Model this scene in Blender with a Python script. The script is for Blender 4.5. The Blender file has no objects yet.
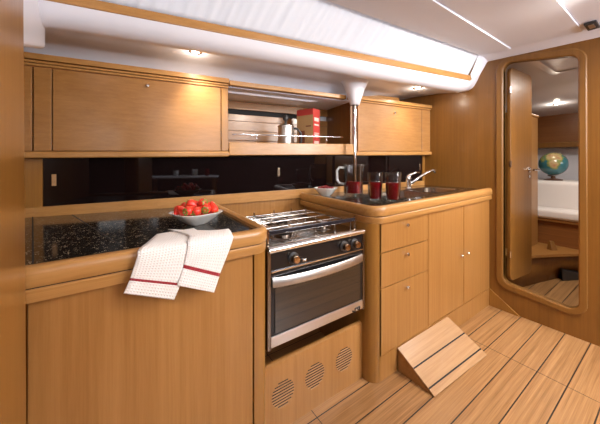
import bpy, bmesh, math, random
from mathutils import Vector, Matrix, noise
random.seed(7)
SC = bpy.context.scene
COL = SC.collection
PI = math.pi

# ------------------------------------------------------------------ materials
def new_mat(name):
    m = bpy.data.materials.new(name)
    m.use_nodes = True
    nt = m.node_tree
    return m, nt, nt.nodes['Principled BSDF']

def setp(b, **k):
    names = dict(col='Base Color', rough='Roughness', metal='Metallic', spec='Specular IOR Level', trans='Transmission Weight',
                 ior='IOR', coat='Coat Weight', coatr='Coat Roughness', emit='Emission Color', estr='Emission Strength',
                 sss='Subsurface Weight', sheen='Sheen Weight', alpha='Alpha')
    for a, v in k.items():
        i = b.inputs[names[a]]
        i.default_value = (*v, 1) if isinstance(v, tuple) else v

def plain(name, col, rough=.5, **k):
    m, nt, b = new_mat(name)
    setp(b, col=col, rough=rough, **k)
    return m

def nd(nt, typ, **k):
    n = nt.nodes.new(typ)
    for a, v in k.items():
        setattr(n, a, v)
    return n

def wood(name, c1, c2, axis, rough=.33, coat=.25, fine=1.0):
    """fine straight-grained joinery timber, grain along axis 0/1/2"""
    m, nt, b = new_mat(name)
    tc = nd(nt, 'ShaderNodeTexCoord')
    def nz(across, along, detail, r=.55):
        mp = nd(nt, 'ShaderNodeMapping')
        s = [across] * 3
        s[axis] = along
        mp.inputs['Scale'].default_value = s
        nt.links.new(tc.outputs['Object'], mp.inputs[0])
        n = nd(nt, 'ShaderNodeTexNoise')
        n.inputs['Scale'].default_value = 1
        n.inputs['Detail'].default_value = detail
        n.inputs['Roughness'].default_value = r
        n.inputs['Distortion'].default_value = .3
        nt.links.new(mp.outputs[0], n.inputs['Vector'])
        return n
    a = nz(60, 1.3, 4)
    g = nz(7, .5, 2)
    p = nz(300, 9, 2, .6)
    mx = nd(nt, 'ShaderNodeMath', operation='MULTIPLY_ADD')
    mx.inputs[1].default_value = .55
    nt.links.new(a.outputs[0], mx.inputs[0])
    m2 = nd(nt, 'ShaderNodeMath', operation='MULTIPLY')
    m2.inputs[1].default_value = .3
    nt.links.new(g.outputs[0], m2.inputs[0])
    nt.links.new(m2.outputs[0], mx.inputs[2])
    m3 = nd(nt, 'ShaderNodeMath', operation='MULTIPLY_ADD')
    m3.inputs[1].default_value = .25 * fine
    nt.links.new(p.outputs[0], m3.inputs[0])
    nt.links.new(mx.outputs[0], m3.inputs[2])
    r = nd(nt, 'ShaderNodeValToRGB')
    r.color_ramp.elements[0].position = .38
    r.color_ramp.elements[1].position = .72
    r.color_ramp.elements[0].color = (*c1, 1)
    r.color_ramp.elements[1].color = (*c2, 1)
    nt.links.new(m3.outputs[0], r.inputs[0])
    nt.links.new(r.outputs[0], b.inputs['Base Color'])
    bp = nd(nt, 'ShaderNodeBump')
    bp.inputs['Strength'].default_value = .05
    bp.inputs['Distance'].default_value = .002
    nt.links.new(p.outputs[0], bp.inputs['Height'])
    nt.links.new(bp.outputs[0], b.inputs['Normal'])
    setp(b, rough=rough, coat=coat, coatr=.18)
    return m

WA, WB = (.285, .122, .027), (.395, .186, .053)
M = {}
M['wood_v'] = wood('joinery_wood_vertical', WA, WB, 2)
M['wood_x'] = wood('joinery_wood_lengthwise', WA, WB, 0)
M['wood_y'] = wood('joinery_wood_crosswise', WA, WB, 1)
M['edge_x'] = wood('solid_edge_wood', (.34, .155, .038), (.48, .24, .072), 0, .34, .15)
M['edge_z'] = wood('solid_upright_wood', (.24, .100, .016), (.33, .148, .027), 2, .28, .4)
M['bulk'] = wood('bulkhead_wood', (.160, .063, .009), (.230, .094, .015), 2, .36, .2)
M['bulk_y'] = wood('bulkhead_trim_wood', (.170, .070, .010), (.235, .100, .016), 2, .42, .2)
M['dark_wood'] = wood('cabin_panel_wood', (.20, .07, .016), (.30, .115, .03), 1, .4, .2)
M['white'] = plain('white_gelcoat', (.80, .80, .86), .28, coat=.3)
M['liner'] = plain('white_headliner', (.77, .79, .86), .6)
M['steel'] = plain('polished_steel', (.78, .77, .76), .16, metal=1)
M['steel_b'] = plain('brushed_steel', (.70, .68, .66), .30, metal=1)
M['hob'] = plain('hob_steel', (.24, .20, .17), .2, metal=1)
M['hob_wire'] = plain('pan_support_wire', (.50, .46, .42), .18, metal=1)
M['dark_fabric'] = plain('dark_panel_fabric', (.035, .022, .018), .9)  # invented dark finish for the unseen wall, keeps black glass reflections dark
M['chrome'] = plain('chrome', (.85, .85, .86), .06, metal=1)
M['black_gloss'] = plain('black_enamel', (.010, .009, .010), .16, spec=.35)
M['black_glass'] = plain('smoked_black_glass', (.006, .003, .003), .03, spec=.4)
M['oven_glass'] = plain('oven_dark_glass', (.010, .007, .005), .03, spec=.8, ior=1.6)
M['black_mat'] = plain('black_gap', (.01, .009, .008), .8)
M['dark_plastic'] = plain('dark_plastic', (.03, .028, .028), .4)
M['blackrail'] = plain('dark_bar', (.012, .012, .018), .2)
M['china'] = plain('white_china', (.80, .79, .76), .12, coat=.5)
M['upholstery'] = plain('white_upholstery', (.80, .74, .70), .85, sheen=.2)
M['brass'] = plain('warm_knob_metal', (.50, .37, .25), .16, metal=1)
M['green'] = plain('strawberry_leaf', (.16, .30, .04), .5)
M['berry_dark'] = plain('dark_red_berry', (.18, .012, .014), .25, coat=.4)
M['globe_wood'] = plain('dark_globe_stand', (.12, .05, .022), .3, coat=.3)

# stone
m, nt, b = new_mat('black_flecked_stone')
tc = nd(nt, 'ShaderNodeTexCoord')
n1 = nd(nt, 'ShaderNodeTexVoronoi'); n1.inputs['Scale'].default_value = 185
n2 = nd(nt, 'ShaderNodeTexNoise'); n2.inputs['Scale'].default_value = 75; n2.inputs['Detail'].default_value = 3
nt.links.new(tc.outputs['Object'], n1.inputs['Vector']); nt.links.new(tc.outputs['Object'], n2.inputs['Vector'])
r1 = nd(nt, 'ShaderNodeValToRGB')
r1.color_ramp.elements[0].color = (1, 1, 1, 1); r1.color_ramp.elements[0].position = .22
r1.color_ramp.elements[1].color = (0, 0, 0, 1); r1.color_ramp.elements[1].position = .36
nt.links.new(n1.outputs['Distance'], r1.inputs[0])
r2 = nd(nt, 'ShaderNodeValToRGB')
r2.color_ramp.elements[0].position = .52; r2.color_ramp.elements[1].position = .62
nt.links.new(n2.outputs[0], r2.inputs[0])
mm = nd(nt, 'ShaderNodeMath', operation='MULTIPLY')
nt.links.new(r1.outputs[0], mm.inputs[0]); nt.links.new(r2.outputs[0], mm.inputs[1])
mix = nd(nt, 'ShaderNodeMix', data_type='RGBA')
mix.inputs[6].default_value = (.014, .011, .008, 1); mix.inputs[7].default_value = (.85, .68, .46, 1)
nt.links.new(mm.outputs[0], mix.inputs[0]); nt.links.new(mix.outputs[2], b.inputs['Base Color'])
setp(b, rough=.10, spec=.35)
M['stone'] = m

# sole planking: pale timber boards with black caulked seams along x
PL, P0 = .1193, .594
def sole(name, lines=True):
    m, nt, b = new_mat(name)
    tc = nd(nt, 'ShaderNodeTexCoord')
    sep = nd(nt, 'ShaderNodeSeparateXYZ'); nt.links.new(tc.outputs['Object'], sep.inputs[0])
    def math_(op, a, v=None, v2=None):
        n = nd(nt, 'ShaderNodeMath', operation=op)
        if isinstance(a, (int, float)): n.inputs[0].default_value = a
        else: nt.links.new(a, n.inputs[0])
        for i, q in ((1, v), (2, v2)):
            if q is None: continue
            if isinstance(q, (int, float)): n.inputs[i].default_value = q
            else: nt.links.new(q, n.inputs[i])
        return n.outputs[0]
    t = math_('DIVIDE', math_('SUBTRACT', sep.outputs['Y'], P0 - 10 * PL), PL)
    fr = math_('FRACT', t); idx = math_('FLOOR', t)
    d = math_('ABSOLUTE', math_('SUBTRACT', math_('FRACT', math_('ADD', fr, .5)), .5))
    seam = math_('LESS_THAN', d, .0027 / PL)
    fac = seam
    if lines:
        for xl in (1.915, .745):
            fac = math_('MAXIMUM', fac, math_('LESS_THAN', math_('ABSOLUTE', math_('SUBTRACT', sep.outputs['X'], xl)), .0018))
    wn = nd(nt, 'ShaderNodeTexWhiteNoise', noise_dimensions='1D'); nt.links.new(idx, wn.inputs['W'])
    mp = nd(nt, 'ShaderNodeMapping'); mp.inputs['Scale'].default_value = (1.2, 60, 60)
    nt.links.new(tc.outputs['Object'], mp.inputs[0])
    nz = nd(nt, 'ShaderNodeTexNoise'); nz.inputs['Scale'].default_value = 1; nz.inputs['Detail'].default_value = 4
    nz.inputs['Distortion'].default_value = .6
    nt.links.new(mp.outputs[0], nz.inputs['Vector'])
    mp2 = nd(nt, 'ShaderNodeMapping'); mp2.inputs['Scale'].default_value = (5, 320, 320)
    nt.links.new(tc.outputs['Object'], mp2.inputs[0])
    nz2 = nd(nt, 'ShaderNodeTexNoise'); nz2.inputs['Scale'].default_value = 1; nz2.inputs['Detail'].default_value = 2
    nt.links.new(mp2.outputs[0], nz2.inputs['Vector'])
    v = math_('MULTIPLY_ADD', wn.outputs[0], .14, math_('MULTIPLY_ADD', nz2.outputs[0], .35, math_('MULTIPLY', nz.outputs[0], .6)))
    rp = nd(nt, 'ShaderNodeValToRGB')
    rp.color_ramp.elements[0].position = .38; rp.color_ramp.elements[1].position = .74
    rp.color_ramp.elements[0].color = (.235, .108, .034, 1); rp.color_ramp.elements[1].color = (.475, .255, .103, 1)
    nt.links.new(v, rp.inputs[0])
    mx = nd(nt, 'ShaderNodeMix', data_type='RGBA')
    nt.links.new(fac, mx.inputs[0]); nt.links.new(rp.outputs[0], mx.inputs[6]); mx.inputs[7].default_value = (.02, .012, .008, 1)
    nt.links.new(mx.outputs[2], b.inputs['Base Color'])
    setp(b, rough=.36, coat=.15, coatr=.25)
    return m
M['sole'] = sole('sole_planking')
M['tread'] = wood('pale_tread_wood', (.34, .17, .066), (.48, .275, .123), 0, .36, .15)

def glass(name, col, rough=0., ior=1.45):
    return plain(name, col, rough, trans=1., ior=ior)
m, nt, b = new_mat('clear_glass')
t_ = nd(nt, 'ShaderNodeBsdfTransparent'); t_.inputs[0].default_value = (.94, .95, .95, 1)
g_ = nd(nt, 'ShaderNodeBsdfGlossy'); g_.inputs['Roughness'].default_value = .03
lw = nd(nt, 'ShaderNodeLayerWeight'); lw.inputs[0].default_value = .30
cl_ = nd(nt, 'ShaderNodeMath', operation='MULTIPLY'); cl_.inputs[1].default_value = .75
ms = nd(nt, 'ShaderNodeMixShader')
nt.links.new(lw.outputs['Fresnel'], cl_.inputs[0]); nt.links.new(cl_.outputs[0], ms.inputs[0])
nt.links.new(t_.outputs[0], ms.inputs[1]); nt.links.new(g_.outputs[0], ms.inputs[2])
nt.links.new(ms.outputs[0], nt.nodes['Material Output'].inputs['Surface'])
M['glass'] = m
m, nt, b = new_mat('thick_clear_glass')
t_ = nd(nt, 'ShaderNodeBsdfTransparent'); t_.inputs[0].default_value = (.9, .92, .92, 1)
setp(b, col=(.85, .86, .86), rough=.08, coat=1.)
ms = nd(nt, 'ShaderNodeMixShader'); ms.inputs[0].default_value = .45
nt.links.new(t_.outputs[0], ms.inputs[1]); nt.links.new(b.outputs[0], ms.inputs[2]); nt.links.new(ms.outputs[0], nt.nodes['Material Output'].inputs['Surface'])
M['glass_thick'] = m
M['juice'] = plain('red_juice', (.30, .010, .014), .04, trans=.3, ior=1.33)

def emitter(name, col, s):
    m, nt, b = new_mat(name)
    setp(b, col=(0., 0., 0.), emit=col, estr=s)
    return m
M['lamp'] = emitter('lamp_glow', (1, .86, .66), 40)
M['hatch'] = emitter('daylight_pane', (.95, .97, 1), 3)  # glowing panes of the added hatches and windows, fill light
M['pane'] = emitter('sunlit_pane', (1, .96, .92), 14)

# translucent curtain
m, nt, b = new_mat('white_curtain_cloth')
setp(b, col=(.86, .86, .88), rough=.9)
tr = nd(nt, 'ShaderNodeBsdfTranslucent'); tr.inputs['Color'].default_value = (.9, .91, .95, 1)
ms = nd(nt, 'ShaderNodeMixShader'); ms.inputs[0].default_value = .45
out = nt.nodes['Material Output']
nt.links.new(b.outputs[0], ms.inputs[1]); nt.links.new(tr.outputs[0], ms.inputs[2]); nt.links.new(ms.outputs[0], out.inputs['Surface'])
M['curtain'] = m

# strawberry skin
m, nt, b = new_mat('strawberry_skin')
tc = nd(nt, 'ShaderNodeTexCoord')
vo = nd(nt, 'ShaderNodeTexVoronoi'); vo.inputs['Scale'].default_value = 230
nt.links.new(tc.outputs['Object'], vo.inputs['Vector'])
rp = nd(nt, 'ShaderNodeValToRGB')
rp.color_ramp.elements[0].color = (.75, .42, .10, 1); rp.color_ramp.elements[0].position = .12
rp.color_ramp.elements[1].color = (.74, .035, .018, 1); rp.color_ramp.elements[1].position = .22
nt.links.new(vo.outputs['Distance'], rp.inputs[0]); nt.links.new(rp.outputs[0], b.inputs['Base Color'])
setp(b, rough=.28, coat=.3)
M['berry'] = m

# waffle cloth (uv in metres)
def waffle(name, col):
    m, nt, b = new_mat(name)
    uv = nd(nt, 'ShaderNodeUVMap')
    sp = nd(nt, 'ShaderNodeSeparateXYZ'); nt.links.new(uv.outputs[0], sp.inputs[0])
    hs = []
    for ax in 'XY':
        k = nd(nt, 'ShaderNodeMath', operation='MULTIPLY'); k.inputs[1].default_value = 2 * PI / .0085
        nt.links.new(sp.outputs[ax], k.inputs[0])
        s = nd(nt, 'ShaderNodeMath', operation='SINE'); nt.links.new(k.outputs[0], s.inputs[0]); hs.append(s)
    mxx = nd(nt, 'ShaderNodeMath', operation='MAXIMUM')
    nt.links.new(hs[0].outputs[0], mxx.inputs[0]); nt.links.new(hs[1].outputs[0], mxx.inputs[1])
    bp = nd(nt, 'ShaderNodeBump'); bp.inputs['Strength'].default_value = .55; bp.inputs['Distance'].default_value = .0016
    nt.links.new(mxx.outputs[0], bp.inputs['Height']); nt.links.new(bp.outputs[0], b.inputs['Normal'])
    setp(b, col=col, rough=.9, sheen=.15)
    return m
M['waffle'] = waffle('white_waffle_cloth', (.90, .86, .82))
M['stripe'] = waffle('red_woven_stripe', (.33, .02, .03))

# globe: sea blue with land patches
m, nt, b = new_mat('globe_map')
tc = nd(nt, 'ShaderNodeTexCoord')
nz = nd(nt, 'ShaderNodeTexNoise'); nz.inputs['Scale'].default_value = 7.; nz.inputs['Detail'].default_value = 5
nt.links.new(tc.outputs['Object'], nz.inputs['Vector'])
rp = nd(nt, 'ShaderNodeValToRGB')
cr = rp.color_ramp
cr.elements[0].position = .5; cr.elements[0].color = (.05, .20, .24, 1)
cr.elements[1].position = .53; cr.elements[1].color = (.22, .30, .08, 1)
e = cr.elements.new(.60); e.color = (.55, .42, .20, 1)
e = cr.elements.new(.68); e.color = (.50, .20, .12, 1)
nt.links.new(nz.outputs[0], rp.inputs[0]); nt.links.new(rp.outputs[0], b.inputs['Base Color'])
setp(b, rough=.22, coat=.5)
M['globe'] = m

# red packet print
M['pkt_red'] = plain('packet_red', (.50, .05, .04), .45)
M['pkt_tan'] = plain('packet_tan', (.50, .30, .13), .5)
M['pkt_text'] = plain('packet_pale_print', (.80, .62, .55), .5)
M['pkt_brown'] = plain('packet_brown_print', (.20, .06, .03), .5)

# ------------------------------------------------------------------ mesh builder
class MB:
    def __init__(s): s.v = []; s.f = []; s.m = []; s.uv = None
    def add(s, vs, fs, mi=0):
        o = len(s.v); s.v += [tuple(p) for p in vs]
        s.f += [tuple(i + o for i in f) for f in fs]; s.m += [mi] * len(fs)
        return s
    def hexa(s, p, mi=0):
        return s.add(p, [(3, 2, 1, 0), (4, 5, 6, 7), (0, 1, 5, 4), (1, 2, 6, 5), (2, 3, 7, 6), (3, 0, 4, 7)], mi)
    def box(s, x0, x1, y0, y1, z0, z1, mi=0):
        return s.hexa([(x0, y0, z0), (x1, y0, z0), (x1, y1, z0), (x0, y1, z0), (x0, y0, z1), (x1, y0, z1), (x1, y1, z1), (x0, y1, z1)], mi)
    def prism(s, lo, hi, mi=0):
        n = len(lo)
        fs = [tuple(range(n))[::-1], tuple(range(n, 2 * n))] + [(i, (i + 1) % n, n + (i + 1) % n, n + i) for i in range(n)]
        return s.add(list(lo) + list(hi), fs, mi)
    def tube(s, pts, r, n=10, mi=0, closed=False):
        pts = [Vector(p) for p in pts]; N = len(pts); vs = []; up = None
        rr = r if isinstance(r, (list, tuple)) else [r] * N
        for i, p in enumerate(pts):
            a = pts[(i - 1) % N] if (closed or i > 0) else p
            c = pts[(i + 1) % N] if (closed or i < N - 1) else p
            t = (c - a).normalized()
            if up is None: up = Vector((0, 0, 1)) if abs(t.z) < .9 else Vector((1, 0, 0))
            sd = t.cross(up).normalized(); up = sd.cross(t).normalized()
            for k in range(n):
                q = 2 * PI * k / n
                vs.append(p + (sd * math.cos(q) + up * math.sin(q)) * rr[i])
        fs = []
        for i in range(N if closed else N - 1):
            j = (i + 1) % N
            for k in range(n):
                fs.append((i * n + k, i * n + (k + 1) % n, j * n + (k + 1) % n, j * n + k))
        if not closed: fs += [tuple(range(n))[::-1], tuple(range((N - 1) * n, N * n))]
        return s.add(vs, fs, mi)
    def lathe(s, prof, c=(0, 0, 0), n=28, mi=0, axis=None, sq=0.):
        """prof list of (r,h); axis: optional direction; sq squares the outline"""
        c = Vector(c); A = Vector(axis).normalized() if axis else Vector((0, 0, 1))
        U = A.orthogonal().normalized() if axis else Vector((1, 0, 0)); W = A.cross(U)
        vs = []; fs = []; rows = []
        for r, h in prof:
            if r < 1e-6:
                rows.append([len(vs)]); vs.append(c + A * h)
            else:
                row = []
                for k in range(n):
                    q = 2 * PI * k / n
                    f = 1.
                    if sq:
                        f = 1. / (abs(math.cos(q)) ** sq + abs(math.sin(q)) ** sq) ** (1. / sq)
                    row.append(len(vs)); vs.append(c + A * h + (U * math.cos(q) + W * math.sin(q)) * r * f)
                rows.append(row)
        for a, bb in zip(rows[:-1], rows[1:]):
            for k in range(n):
                k2 = (k + 1) % n
                if len(a) == 1 and len(bb) == 1: continue
                if len(a) == 1: fs.append((a[0], bb[k2], bb[k]))
                elif len(bb) == 1: fs.append((a[k], a[k2], bb[0]))
                else: fs.append((a[k], a[k2], bb[k2], bb[k]))
        return s.add(vs, fs, mi)
    def loft(s, secs, closed=False, mi=0, caps=False):
        n = len(secs[0]); vs = [p for q in secs for p in q]; fs = []
        for i in range(len(secs) - 1):
            for k in range(n if closed else n - 1):
                fs.append((i * n + k, i * n + (k + 1) % n, (i + 1) * n + (k + 1) % n, (i + 1) * n + k))
        if caps: fs += [tuple(range(n))[::-1], tuple(range((len(secs) - 1) * n, len(secs) * n))]
        return s.add(vs, fs, mi)

ORG = {}
def link(name, mb, mats, parent=None, org=None, bevel=0, seg=2, smooth=None, recalc=True, solid=0):
    o_ = Vector(org) if org is not None else (ORG[parent.name] if parent else Vector((0, 0, 0)))
    me = bpy.data.meshes.new(name)
    me.from_pydata([tuple(Vector(p) - o_) for p in mb.v], [], mb.f)
    if not isinstance(mats, (list, tuple)): mats = [mats]
    for q in mats: me.materials.append(M[q] if isinstance(q, str) else q)
    for p, i in zip(me.polygons, mb.m): p.material_index = i
    if mb.uv:
        ul = me.uv_layers.new()
        for lp in me.loops: ul.data[lp.index].uv = mb.uv[lp.vertex_index]
    if recalc:
        bm = bmesh.new(); bm.from_mesh(me)
        bmesh.ops.recalc_face_normals(bm, faces=bm.faces); bm.to_mesh(me); bm.free()
    ob = bpy.data.objects.new(name, me); COL.objects.link(ob)
    if parent: ob.parent = parent
    else: ob.location = o_
    ORG[ob.name] = o_
    if solid:
        sm = ob.modifiers.new('solid', 'SOLIDIFY'); sm.thickness = solid; sm.offset = 0
    if bevel:
        bv = ob.modifiers.new('bevel', 'BEVEL'); bv.width = bevel; bv.segments = seg; bv.limit_method = 'ANGLE'; bv.angle_limit = math.radians(40)
        bv.harden_normals = False
    if smooth:
        for p in me.polygons: p.use_smooth = True
        if smooth != True:
            me.set_sharp_from_angle(angle=math.radians(smooth))
    return ob

def tag(o, label, cat, group=None):
    o['label'] = label; o['category'] = cat
    if group: o['group'] = group
    return o
def thing(name, label, cat, loc, group=None):
    o = bpy.data.objects.new(name, None); COL.objects.link(o); o.location = loc
    o.empty_display_size = .05
    ORG[o.name] = Vector(loc)
    return tag(o, label, cat, group)
def struct(o): o['kind'] = 'structure'; return o
def label(o, t): o['label'] = t; return o

# ------------------------------------------------------------------ layout frames
def zt(X): return .8915 + .008 * X if X < .8 else .905 + .020 * X   # worktop fiddle height rises forward with the sheer
def Yc(X): return 1.412 + .17 * (2.504 - X)         # upper cabinet face line
NX, NY = .1676, .9859
def HP(X, d, z): return (X + NX * d, Yc(X) + NY * d, z)
def zb(X): return 1.187 + .02 * X
ZT = 1.716
def hbox(mb, X0, X1, d0, d1, z0, z1, mi=0):
    f = lambda z, X: z(X) if callable(z) else z
    return mb.hexa([HP(X0, d0, f(z0, X0)), HP(X1, d0, f(z0, X1)), HP(X1, d1, f(z0, X1)), HP(X0, d1, f(z0, X0)),
                    HP(X0, d0, f(z1, X0)), HP(X1, d0, f(z1, X1)), HP(X1, d1, f(z1, X1)), HP(X0, d1, f(z1, X0))], mi)
XB = 2.504                                           # bulkhead plane
def Yt(X): return 1.013 + .19 * (2.38 - X)          # batten line under the curtain
def ycl(X): return .947 + .10 * (2.38 - X)          # curtain top line
def knob(parent, c, axis=(0, -1, 0), r=.011, mat='chrome', name='knob'):
    mb = MB().lathe([(0, 0), (r * .55, 0), (r * .5, .006), (r, .010), (r, .015), (r * .7, .019), (0, .020)], c, 16, axis=axis)
    return link(name, mb, mat, parent, smooth=40)

# ------------------------------------------------------------------ setting
mb = MB().box(-2.2, 5.2, -2.0, 2.6, -.03, 0)
struct(link('floor', mb, 'sole'))

def rrect(pts, rad, n=8):
    """rounded polygon, same point count for every radius"""
    out = []; N = len(pts)
    for i in range(N):
        p = Vector(pts[i]); a = (Vector(pts[i - 1]) - p).normalized(); c = (Vector(pts[(i + 1) % N]) - p).normalized()
        ang = a.angle(c); t = rad / math.tan(ang / 2); cen = p + (a + c).normalized() * rad / math.sin(ang / 2)
        s = p + a * t - cen; e = p + c * t - cen
        for k in range(n + 1):
            f = k / n; w = ang_ = s.angle(e)
            v = (s * math.sin((1 - f) * w) + e * math.sin(f * w)) / math.sin(w)
            out.append(cen + v)
    return out
# door opening (y,z)
DIN = [(.824, 1.945), (.412, 1.866), (.409, .178), (.824, .226)]
DOUT = [(.866, 1.990), (.377, 1.903), (.374, .140), (.866, .182)]
rin = rrect(DIN, .052); rout = rrect(DOUT, .088)
def wall_with_hole(x0, x1, outer, hole):
    bm = bmesh.new()
    def ring(pts):
        vs = [bm.verts.new((x0, p[0], p[1])) for p in pts]
        return [bm.edges.new((vs[i], vs[(i + 1) % len(vs)])) for i in range(len(vs))]
    es = ring(outer) + ring(hole)
    bmesh.ops.triangle_fill(bm, edges=es, use_beauty=True)
    g = bmesh.ops.extrude_face_region(bm, geom=bm.faces[:])
    for v in [q for q in g['geom'] if isinstance(q, bmesh.types.BMVert)]: v.co.x = x1
    bmesh.ops.recalc_face_normals(bm, faces=bm.faces)
    bm.verts.index_update()
    mb = MB(); mb.add([v.co[:] for v in bm.verts], [tuple(v.index for v in f.verts) for f in bm.faces])
    bm.free(); return mb
mb = wall_with_hole(XB, XB + .03, [(-2., 0), (2.6, 0), (2.6, 2.2), (-2., 2.2)], [(p.x, p.y) for p in rin])
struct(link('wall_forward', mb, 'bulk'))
# raised door trim
fr = MB()
def ringpts(pts, x): return [(x, p.x, p.y) for p in pts]
mid_o = rrect([(a + (.006 if a > .6 else -.006), b + (.006 if b > 1 else -.006)) for a, b in DOUT], .092)
secs = [ringpts(mid_o, XB), ringpts(mid_o, XB - .008), ringpts(rout, XB - .011)]
ri2 = rrect([(a + (.008 if a > .6 else -.008), b + (.008 if b > 1 else -.008)) for a, b in DIN], .058)
secs += [ringpts(ri2, XB - .010), ringpts(rin, XB - .005), ringpts(rin, XB + .036)]
fr.loft(secs, closed=True)
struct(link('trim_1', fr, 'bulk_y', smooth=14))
# triangular fillet where the bulkhead meets the sole
mb = MB().prism([(XB - .012, .917, .137), (XB - .012, .917, 0), (XB - .012, .717, 0)], [(XB, .917, .137), (XB, .917, 0), (XB, .717, 0)])
struct(link('trim_2', mb, 'edge_z'))

# white deckhead: side-deck soffit with the rounded coaming below the curtain
PROF = [(-.012, 1.838), (-.006, 1.825), (.008, 1.798), (.035, 1.772), (.070, 1.758), (.100, 1.756), (.122, 1.764), (.135, 1.782), (.155, 1.792), (.30, 1.800), (.70, 1.815), (1.0, 1.83)]
mb = MB(); secs = []
for i in range(13):
    X = -.9 + (2.385 + .9) * i / 12
    cab = Yc(X) - Yt(X); k = max(0., min(1., (2.3 - X) / 1.0))
    tail = [(cab - .09, 1.799), (cab - .03, 1.803 - .010 * k), (cab + .03, 1.808 - .034 * k), (cab + .085, 1.812 - .085 * k), (cab + .12, 1.816 - .16 * k), (cab + .30, 1.83 - .17 * k)]
    secs.append([(X, Yt(X) + o, z) for o, z in PROF[:9] + tail])
BPROF = [(.985, 1.905), (.995, 1.885), (1.008, 1.855), (1.025, 1.825), (1.044, 1.800), (1.070, 1.787), (1.105, 1.783), (1.15, 1.789), (1.18, 1.793), (1.28, 1.806), (1.36, 1.817), (1.46, 1.823), (1.56, 1.830), (1.636, 1.836), (2.0, 1.85)]
mid = [(2.43, (a[1] * .55 + bq[0] * .45), a[2] * .55 + bq[1] * .45) for a, bq in zip(secs[-1], BPROF)]
secs += [mid, [(XB, y, z) for y, z in BPROF]]
mb.loft(secs)
struct(link('trim_3', mb, 'white', smooth=60))
# gusset between curtain end and bulkhead
A = [(2.385, .952, 2.034), (2.385, .968, 1.985), (2.385, .99, 1.93), (2.385, 1.01, 1.885), (2.385, 1.001, 1.838)]
B = [(XB, .930, 1.991), (XB, .940, 1.983), (XB, .955, 1.955), (XB, .970, 1.93), (XB, .985, 1.905)]
struct(link('trim_4', MB().loft([A, [((a[0] + b_[0]) / 2, (a[1] + b_[1]) / 2 - .004, (a[2] + b_[2]) / 2 + .004) for a, b_ in zip(A, B)], B]), 'white', smooth=60))
# ceiling
CP = [(.0, 2.034, 1.991), (.30, 2.01, 1.970), (.60, 1.99, 1.950), (1.0, 1.965, 1.93), (2.95, 1.93, 1.915)]
mb = MB(); secs = []
for X in (-2.2, -.9, .5, 1.5, 2.395): secs.append([(X, ycl(X) - o + .01, z1) for o, z1, z2 in CP])
secs.append([(XB, .932 - o, z2) for o, z1, z2 in CP])
mb.loft(secs)
struct(link('ceiling', mb, 'white', smooth=30))
def cz(X, Y):                                       # ceiling height
    o = max(0, ycl(X) - Y)
    for a, c in zip(CP[:-1], CP[1:]):
        if a[0] <= o <= c[0]: return a[1] + (c[1] - a[1]) * (o - a[0]) / (c[0] - a[0])
    return CP[-1][1]
# headliner panels slung under it
def liner(y0, y1, x1, t, x0=-2.1):
    mb = MB()
    f0 = y0 if callable(y0) else (lambda X: y0)
    secs = []
    for i in range(7):
        X = x0 + (x1 - x0) * i / 6
        ya, yb = f0(X), y1
        secs.append([(X, ya, cz(X, ya) - t), (X, yb, cz(X, yb) - t), (X, yb, cz(X, yb) - .001), (X, ya, cz(X, ya) - .001)])
    mb.loft(secs, closed=True, caps=True)
    return mb
struct(link('ceiling_panel', liner(lambda X: ycl(X) - .012, .742, 2.392, .020), 'liner', bevel=.003))
struct(link('ceiling_panel', liner(.739, .374, 2.40, .012), 'liner', bevel=.004))
struct(link('ceiling_panel', liner(.370, -.30, 2.40, .004), 'liner', bevel=.004))

# back of the galley behind and under the cabinets
def Wl(X0, X1, d, z0, z1, t=.02): return hbox(MB(), X0, X1, d, d + t, z0, z1)
struct(link('wall_back', hbox(MB(), -.75, 2.40, .46, .49, 0, 1.86), 'white'))
struct(link('wall_left', MB().box(-.60, -.56, .95, 2.6, 0, 1.95), 'wood_v'))
struct(link('wall_near', MB().box(-2.2, XB, -2.03, -2.0, 0, 2.05), 'dark_fabric'))
struct(link('wall_aft', MB().box(-2.23, -2.2, -2.0, 2.6, 0, 2.05), 'wood_v'))

def rpost(x0b, x0t, x1b, x1t, y0, y1, z0, z1, r, n=6):
    lo = []; hi = []
    for (xb, xt, y, sx, sy) in ((x0b, x0t, y0, 1, 1), (x1b, x1t, y0, -1, 1), (x1b, x1t, y1, -1, -1), (x0b, x0t, y1, 1, -1)):
        a0 = {(1, 1): PI, (-1, 1): 1.5 * PI, (-1, -1): 0, (1, -1): .5 * PI}[(sx, sy)]
        for k in range(n + 1):
            q = a0 + .5 * PI * k / n
            lo.append((xb + sx * r + r * math.cos(q), y + sy * r + r * math.sin(q), z0))
            hi.append((xt + sx * r + r * math.cos(q), y + sy * r + r * math.sin(q), z1))
    return MB().prism(lo, hi)
# white lining panel closing the end of the coaming
pq = [(.92, 1.43), (1.66, 1.672), (1.66, 2.03), (.92, 2.03)]
struct(link('trim_10', MB().prism([(-.33, y, z) for y, z in pq], [(-.272, y, z) for y, z in pq]), 'white', bevel=.02, seg=4))
# tall post at the left of the picture (pixel edge leans slightly)
mb = rpost(-.30, -.31, -.177, -.187, .42, .915, 0, 1.99, .03)
tag(link('pillar', mb, 'edge_z', org=(-.24, .67, 0), smooth=50), 'full height varnished wooden pillar at the left edge, beside the black worktop', 'pillar')

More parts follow.
